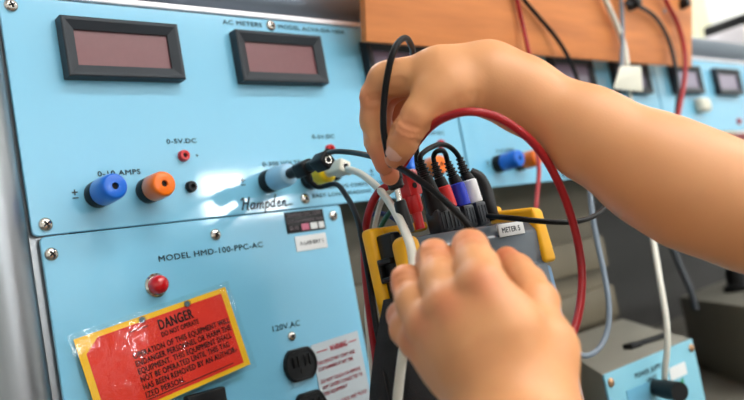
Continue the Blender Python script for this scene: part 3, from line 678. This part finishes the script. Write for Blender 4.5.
# ================================================================== small boxes on the bench
def on_z(px, py, z):
    d = ray(px, py); return O + d*((z-H)/d[2])
BT = H-.27
A = on_z(601, 374, H-.140); B = on_z(690, 337.5, H-.140)
Cc = aty(623, 318, B[1]+.20); Dd = A + (Cc-B)
drop = lambda p: np.array([p[0], p[1], BT])
t = thing('transformer_box', 'small putty grey box with pale blue front, white lead plugged in', 'box', drop((A+Cc)/2))
b = MB(); b.hexa([drop(A), A, drop(Dd), Dd, drop(B), B, drop(Cc), Cc], .003); b.build('case', M['box_grey'], t, smooth=30)
fx_ = (B-A); fl = np.linalg.norm(fx_); fx_ = fx_/fl; fn = np.cross(fx_, EZ); fn /= np.linalg.norm(fn)
if fn[1] > 0: fn = -fn
def fp(a, c, o=0.0): return A + fx_*a - EZ*c + fn*o
b = MB(); b.prism([fp(.001, .127, .0), fp(fl-.001, .127, .0), fp(fl-.001, .001, .0), fp(.001, .001, .0)], fn*.003, .0008); b.build('front_plate', M['box_blue'], t)
for a in (.008, fl-.008):
    b = MB(); b.lathe(fp(a, .010, .003), fn, [(-.001, .0045), (.001, .0045), (.0025, .003), (.003, .0)], 14); b.build('screw', M['brass'], t)
for a_0 in (('POWER SUPPLY', .050, .0165, .0052, .055), ('UNIT', .068, .0250, .0045, .02)):
    b = MB(); text(b, a_0[0], fp(a_0[1], a_0[2], .0034), fx_, EZ, a_0[3], a_0[4], bold=.03); b.build('printed_legend', M['ink'], t, smooth=0)
b = MB(); b.prism([fp(.032, .040, .003), fp(.080, .040, .003), fp(.080, .018, .003), fp(.032, .018, .003)], fn*.0004); 
b = MB(); b.box(fp(.050, .034, .0033), (.040, .0006, .020), [fx_, fn, EZ]); b.build('blue_label', M['box_blue2'], t)
b = MB(); b.box(fp(.130, .027, .0033), (.034, .0006, .013), [fx_, fn, EZ]); wl = b.build('white_label', M['white_label'], t)
b = MB(); b.prism([fp(.118, .045, .0033), fp(.136, .045, .0033), fp(.136, .035, .0033)], fn*.0006); b.build('green_mark', M['green_mark'], t)
b = MB(); q0 = at(633, 347, .80); cc = (A+B+Cc+Dd)/4
up_ = np.cross(fx_, Cc-B); up_ /= np.linalg.norm(up_)
if up_[2] < 0: up_ = -up_
def ontop(px, py, o):
    d = ray(px, py); return O + d*(((A-O)@up_)/(d@up_)) + up_*o
h0, h1 = ontop(633, 348, .003), ontop(668, 337, .003)
hd = (h1-h0)/np.linalg.norm(h1-h0)
b.box((h0+h1)/2, (np.linalg.norm(h1-h0), .008, .005), [hd, np.cross(up_, hd), up_], .002); b.box(h0, (.018, .014, .006), [hd, np.cross(up_, hd), up_], .002); b.build('handle', M['black'], t)
# the darker box to the right
L0 = on_z(679, 297, H-.150); L1 = aty(737, 273, L0[1]-.004); L1[2] = L0[2]+.004
back = Cc-B; back = back/np.linalg.norm(back)
fr = L0 - back*.30; fr2 = L1 - back*.30; L1 = L0+(L1-L0)*3.0; fr2 = L1-back*.30
t = thing('dark_box', 'dark olive metal box with a black knob on the bench, right of the blue box', 'box', drop((L0+fr2)/2))
b = MB(); b.hexa([drop(fr), fr, drop(L0), L0, drop(fr2), fr2, drop(L1), L1], .003); b.build('case', M['box_dark'], t, smooth=30)
kn = on_z(741, 291, H-.150)
b = MB(); b.lathe(kn+EZ*-.004, EZ, [(0, .026), (.014, .026), (.018, .019), (.040, .018), (.044, .014)], 22); b.build('knob', M['black'], t)
# black case on the shelf behind the rack
b = MB(); b.box((1.985, .72, H+.3255), (.38, .13, .109), bevel=.004); one('white_case', b, M['lip'], 'pale grey case on the shelf behind the top rail, under the black case', 'case')
b = MB(); b.box((2.015, .72, H+.4015), (.28, .12, .043), bevel=.008); one('black_case', b, M['black'], 'flat black case lying on the pale case behind the top rail', 'case')

# ================================================================== person: both forearms and hands, one skin
def round_cone(P, a, b, ra, rb):
    a = np.array(a, np.float32); b = np.array(b, np.float32); ab = b-a; L2 = max(float(ab@ab), 1e-12)
    d = P-a; t_ = np.clip((d@ab)/L2, 0, 1)
    return np.linalg.norm(d-t_[..., None]*ab, axis=-1) - (ra+(rb-ra)*t_)
def smin(a, b, k):
    h_ = np.clip(.5+.5*(b-a)/k, 0, 1); return b*(1-h_)+a*h_ - k*h_*(1-h_)
def nets(Fv, o, h):
    # surface nets over a sampled distance field
    S = Fv < 0; n0, n1, n2 = Fv.shape
    cs = sum(S[i:n0-1+i, j:n1-1+j, k:n2-1+k].astype(np.int8) for i in (0, 1) for j in (0, 1) for k in (0, 1))
    act = (cs > 0) & (cs < 8); idx = -np.ones(act.shape, np.int32); cells = np.argwhere(act); idx[act] = np.arange(len(cells))
    acc = np.zeros((len(cells), 3)); cnt = np.zeros(len(cells))
    cor = [(i, j, k) for i in (0, 1) for j in (0, 1) for k in (0, 1)]
    val = {c: Fv[cells[:, 0]+c[0], cells[:, 1]+c[1], cells[:, 2]+c[2]] for c in cor}
    for c in cor:
        for ax in range(3):
            if c[ax] == 0:
                d = list(c); d[ax] = 1; d = tuple(d); a, b = val[c], val[d]; m_ = (a < 0) != (b < 0)
                t_ = np.where(m_, a/np.where(m_, a-b, 1), 0); p = np.tile(np.array(c, float), (len(cells), 1)); p[:, ax] += t_
                acc[m_] += p[m_]; cnt[m_] += 1
    V = o + h*(cells + acc/cnt[:, None]); Q = []
    for ax in range(3):
        sl = [slice(1, n0-1), slice(1, n1-1), slice(1, n2-1)]; sl2 = list(sl); sl2[ax] = slice(2, Fv.shape[ax]); 
        sl[ax] = slice(1, Fv.shape[ax]-1)
        A_ = S[tuple(sl)]; B_ = S[tuple(sl2)]; e = np.argwhere(A_ != B_)
        if not len(e): continue
        fl_ = A_[tuple(e.T)]; e = e+1; u, v = (ax+1) % 3, (ax+2) % 3
        du = np.zeros(3, int); du[u] = 1; dv_ = np.zeros(3, int); dv_[v] = 1
        q = np.stack([idx[tuple((e-du-dv_).T)], idx[tuple((e-dv_).T)], idx[tuple(e.T)], idx[tuple((e-du).T)]], 1)
        q[~fl_] = q[~fl_][:, ::-1]; Q.append(q)
    Q = np.concatenate(Q); Q = Q[(Q >= 0).all(1)]
    return V, Q
def limb(palm, fingers, grooves, bumps, h=.00105, kp=.014, kf=.007, kc=.004):
    """palm: [(a, b, ra, rb)], fingers: [[(p, r), ...]] chains; grooves: [([points], width, depth)]; bumps: [(p, r, height)]"""
    allp = [p for a, b, _, _ in palm for p in (a, b)] + [p for f in fingers for p, _ in f]
    lo = np.min(allp, 0)-.05; hi = np.max(allp, 0)+.05; n = np.ceil((hi-lo)/h).astype(int)
    BIG = np.float32(.06)
    def blank(): return np.full(n, BIG, np.float32)
    def sub(a, b, m_):
        i0 = np.maximum(0, np.floor((np.minimum(a, b)-m_-lo)/h).astype(int)); i1 = np.minimum(n, np.ceil((np.maximum(a, b)+m_-lo)/h).astype(int))
        g = [slice(i0[k], i1[k]) for k in range(3)]
        P = np.stack(np.meshgrid(*[(lo[k]+h*np.arange(i0[k], i1[k])).astype(np.float32) for k in range(3)], indexing='ij'), -1)
        return tuple(g), P
    G = blank()
    for a, b, ra, rb in palm:
        g, P = sub(a, b, max(ra, rb)+.02); G[g] = smin(G[g], round_cone(P, a, b, ra, rb), np.float32(kp))
    Fv = G.copy()
    for f in fingers:
        ps = [p for p, _ in f]; g, P = sub(np.min(ps, 0), np.max(ps, 0), .03)
        K = np.full(P.shape[:3], BIG, np.float32)
        for (a, ra), (b, rb) in zip(f[:-1], f[1:]): K = smin(K, round_cone(P, a, b, ra, rb), np.float32(kc))
        Fv[g] = np.minimum(Fv[g], smin(G[g], K, np.float32(kf)))
    for p, r, hh in bumps:
        g, P = sub(p, p, r*2.6); Fv[g] -= (hh*np.exp(-(((P-np.array(p, np.float32))**2).sum(-1))/(r*r))).astype(np.float32)
    for pts, w, dep in grooves:                                 # skin creases: a line and how deep it is pressed in
        S_ = spline(pts, 4); g, P = sub(S_.min(0), S_.max(0), .012)
        d = np.min([round_cone(P, a, b, 0, 0) for a, b in zip(S_[:-1], S_[1:])], 0)
        vd = (S_.mean(0)-O); vd = (vd/np.linalg.norm(vd)).astype(np.float32)
        rel = P-S_.mean(0).astype(np.float32); along = np.abs(rel@vd)
        d = np.sqrt(np.maximum(d*d-along*along*.92, 0))
        Fv[g] += (dep*np.exp(-(d/w)**2)*(along < .010)).astype(np.float32)
    return nets(Fv, lo, h)

# right arm: comes in from the right, palm down, thumb towards the camera, pinching the plug
def rc(*q): return [(at(*a[:3]), at(*b[:3]), a[3], b[3]) for a, b in zip(q[:-1], q[1:])]
palmR = rc((1040, 322, .425, .036), (900, 268, .436, .033), (744, 209, .452, .0328), (692, 189, .460, .0342), (650, 168, .467, .0315), (590, 134, .476, .0262), (520, 94, .484, .0203), (487, 76, .488, .0185))
palmR += rc((1040, 322, .450, .036), (900, 268, .470, .032), (744, 207, .490, .0315), (692, 187, .496, .0325), (650, 166, .499, .030), (590, 132, .502, .025), (520, 92, .502, .0195), (487, 75, .504, .0180))
palmR += rc((1040, 320, .438, .040), (900, 268, .453, .036), (744, 208, .471, .033))
palmR += rc((487, 76, .486, .0170), (440, 72, .487, .0135), (398, 78, .492, .0105))
palmR += rc((487, 76, .500, .0170), (440, 74, .508, .0130), (399, 80, .512, .0105))
palmR += rc((490, 78, .508, .0160), (445, 78, .528, .0120), (406, 88, .532, .0100))
palmR += rc((480, 86, .482, .0148), (449, 92, .476, .0124), (432, 99, .474, .0108))
def ch(*q): return [(at(*a[:3]), a[3]) for a in q]
fingR = [                                                      # thumb, then index to little finger
    ch((436, 99, .474, .0112), (419, 115, .472, .0103), (407.5, 131, .473, .0096), (402, 144, .477, .0088), (396, 157, .483, .0074)),
    ch((400, 77, .492, .0105), (385, 80, .494, .0108), (373.5, 98, .498, .0092), (373, 120, .500, .0080), (376, 142, .500, .0074), (384, 165, .498, .0062)),
    ch((400, 80, .512, .0105), (388, 86, .516, .0105), (379, 106, .520, .0090), (380, 130, .520, .0080), (385, 152, .514, .0074), (390, 176, .504, .0062)),
    ch((406, 90, .532, .0100), (396, 100, .536, .0098), (391, 120, .538, .0086), (396, 140, .534, .0076), (404, 150, .528, .0066)),
    ch((412, 96, .545, .0095), (406, 108, .548, .0085), (404, 124, .548, .0075), (410, 136, .545, .0062)),
]
def fr_(px, py, z): return at(px, py, z)
grR = []
for k, (x, y) in enumerate(((409.5, 124), (405, 130), (402, 136))):      # creases over the thumb joint
    grR.append(([at(x-11, y-5, .466), at(x-3, y+1, .464), at(x+6, y+4, .464), at(x+12, y+4, .466)], .0011, .0007))
for x, dy, dep in ((476, 3, .0004), (468, 2, .0003), (460, 5, .0003)):   # folds where the wrist bends
    grR.append(([at(x+3, 86+dy, .467), at(x, 94+dy, .466), at(x-3, 105+dy, .468)], .0019, dep))
grR.append(([at(388, 104, .492), at(391, 92, .488), at(398, 86, .482)], .0018, .0007))
for y in (97, 101, 141): grR.append(([at(364, y, .495), at(372, y+1, .489), at(382, y-1, .492)], .0010, .0009))
buR = [(at(455, 52, .495), .012, .0008), (at(500, 70, .468), .012, .0008)]
VR, QR = limb(palmR, fingR, grR, buR)
# left arm: comes up from below, back of the hand towards the camera, fingers curled over the analyser
palmL = rc((600, 720, .235, .040), (552, 545, .300, .034), (528, 450, .335, .0260), (516, 405, .350, .0235))
palmL += rc((560, 720, .245, .040), (532, 545, .310, .033), (512, 450, .345, .0255), (503, 405, .358, .0230))
palmL += rc((522, 408, .352, .0200), (503, 330, .354, .0168), (482, 284, .360, .0116))
palmL += rc((508, 408, .354, .0210), (477, 345, .358, .0170), (449, 305, .366, .0110))
palmL += rc((500, 404, .362, .0195), (462, 352, .368, .0155), (429, 324, .376, .0106))
palmL += rc((494, 404, .370, .0180), (452, 364, .378, .0135), (419, 340, .388, .0100))
palmL += rc((536, 400, .356, .0200), (543, 350, .366, .0150), (535, 318, .378, .0120))
fingL = [
    ch((535, 322, .376, .0125), (536, 303, .384, .0112), (527, 284, .398, .0094), (517, 271, .408, .0086), (507, 259, .420, .0070)),
    ch((482, 286, .360, .0118), (477, 268, .374, .0108), (470, 249.5, .396, .0098), (470, 262, .425, .0086), (476, 282, .440, .0074), (482, 300, .440, .0062)),
    ch((449, 306, .366, .0113), (442, 282, .382, .0106), (434.5, 258.5, .402, .0096), (438, 272, .432, .0086), (446, 296, .446, .0074), (454, 314, .444, .0062)),
    ch((428, 325, .376, .0107), (416, 302, .390, .0100), (407, 282.5, .404, .0088), (413, 296, .434, .0080), (424, 318, .446, .0070), (434, 332, .442, .0060)),
    ch((419, 340, .388, .0100), (408, 329, .398, .0090), (402.5, 316, .410, .0078), (410, 326, .436, .0070), (422, 340, .444, .0062), (430, 348, .440, .0055)),
]
buL = [(at(481, 281, .348), .010, .0013), (at(446, 303, .354), .0095, .0013), (at(424, 322, .366), .009, .0010), (at(411, 342, .380), .008, .0008)]
grL = []
for (x, y, z) in ((471, 243, .385), (434, 252, .390), (405, 279, .394)):
    grL.append(([at(x-14, y+3, z+.010), at(x, y-2, z), at(x+14, y+3, z+.010)], .0011, .0006))
    grL.append(([at(x-13, y+9, z+.006), at(x, y+5, z-.002), at(x+13, y+9, z+.006)], .0011, .0005))
VL, QL = limb(palmL, fingL, grL, buL, kp=.010, kf=.0022)
V = np.concatenate([VR, VL]); Q = np.concatenate([QR, QL+len(VR)])
cen = np.array([at(500, 120, .48)[0], at(500, 120, .48)[1], at(500, 120, .48)[2]])
me = bpy.data.meshes.new('person'); me.from_pydata((V-cen).tolist(), [], Q.tolist()); me.update()
for p in me.polygons: p.use_smooth = True
blush = np.zeros(len(V), np.float32)
spots = [(at(481, 281, .346), .011, .55), (at(446, 303, .352), .011, .55), (at(424, 322, .364), .010, .5), (at(410, 343, .378), .009, .5), (at(470, 236, .388), .012, .5), (at(432, 246, .394), .012, .5), (at(396, 283, .400), .012, .6), (at(395, 318, .405), .012, .6), (at(507, 256, .415), .012, .7),
         (at(396, 158, .482), .012, .7), (at(383, 165, .495), .014, .8), (at(388, 176, .50), .014, .8), (at(367, 100, .493), .012, .5), (at(404, 130, .464), .012, .5), (at(392, 100, .51), .016, .8), (at(398, 125, .53), .02, .9)]
for p, r, s_ in spots: blush = np.maximum(blush, s_*np.exp(-((V-p)**2).sum(1)/(r*r)))
ba = me.attributes.new('blush', 'FLOAT', 'POINT'); ba.data.foreach_set('value', blush.astype(np.float32))
me.materials.append(M['skin'])
person = bpy.data.objects.new('person', me); C.objects.link(person); person.location = cen
tag(person, 'bare forearms and hands of a person plugging a lead into the yellow analyser', 'person')
sm = person.modifiers.new('soften', 'SMOOTH'); sm.factor = .5; sm.iterations = 1
# thumb nail of the upper hand
def nail(c, along, normal, L, Wd):
    a = np.array(along); a /= np.linalg.norm(a); nrm = np.array(normal); nrm = nrm-a*(a@nrm); nrm /= np.linalg.norm(nrm); s_ = np.cross(a, nrm)
    rows = []
    for i in range(9):
        u = -1+2*i/8; row = []
        for j in range(9):
            v = -1+2*j/8
            k = math.sqrt(max(0, 1-abs(u)**3.2)); row.append(np.array(c)+a*u*L+s_*v*Wd*k + nrm*(-.0022*(v*k)**2-.0010*u*u))
        rows.append(row)
    b = MB(); b.quadstrip(rows, closed=False); lo = [[p-nrm*.0006 for p in r] for r in rows]; b.quadstrip(lo, closed=False)
    return b.build('thumbnail', M['nail'], person, smooth=180)
from mathutils.bvhtree import BVHTree
bvh = BVHTree.FromPolygons([Vector(v) for v in VR], QR.tolist())
hit, hn, _, _ = bvh.ray_cast(Vector(O), Vector(ray(393.8, 153.5)).normalized())
hn = np.array(hn); hn = hn if hn @ ray(394, 153) < 0 else -hn
nail(np.array(hit)+hn*.0006, at(390, 163, .482)-at(399, 146, .474), hn, .0060, .0056)

# ================================================================== camera, light, view
cd = bpy.data.cameras.new('camera'); cam = bpy.data.objects.new('camera', cd); C.objects.link(cam)
mw = Matrix.Identity(4)
for i in range(3):
    mw[i][0] = R_[i]; mw[i][1] = U_[i]; mw[i][2] = -W_[i]; mw[i][3] = O[i]
cam.matrix_world = mw
cd.sensor_width = 36; cd.lens = 36*F/744; cd.clip_start = .01; cd.clip_end = 50
cd.dof.use_dof = True; cd.dof.focus_distance = .535; cd.dof.aperture_fstop = 5.6
bpy.context.scene.camera = cam
wd = bpy.data.worlds.new('world'); bpy.context.scene.world = wd; wd.use_nodes = True
wd.node_tree.nodes['Background'].inputs['Color'].default_value = (.9, .95, 1, 1); wd.node_tree.nodes['Background'].inputs['Strength'].default_value = .3
vs = bpy.context.scene.view_settings
vs.view_transform = 'Standard'; vs.look = 'None'; vs.gamma = 1; vs.use_curve_mapping = False; vs.exposure = 1.1
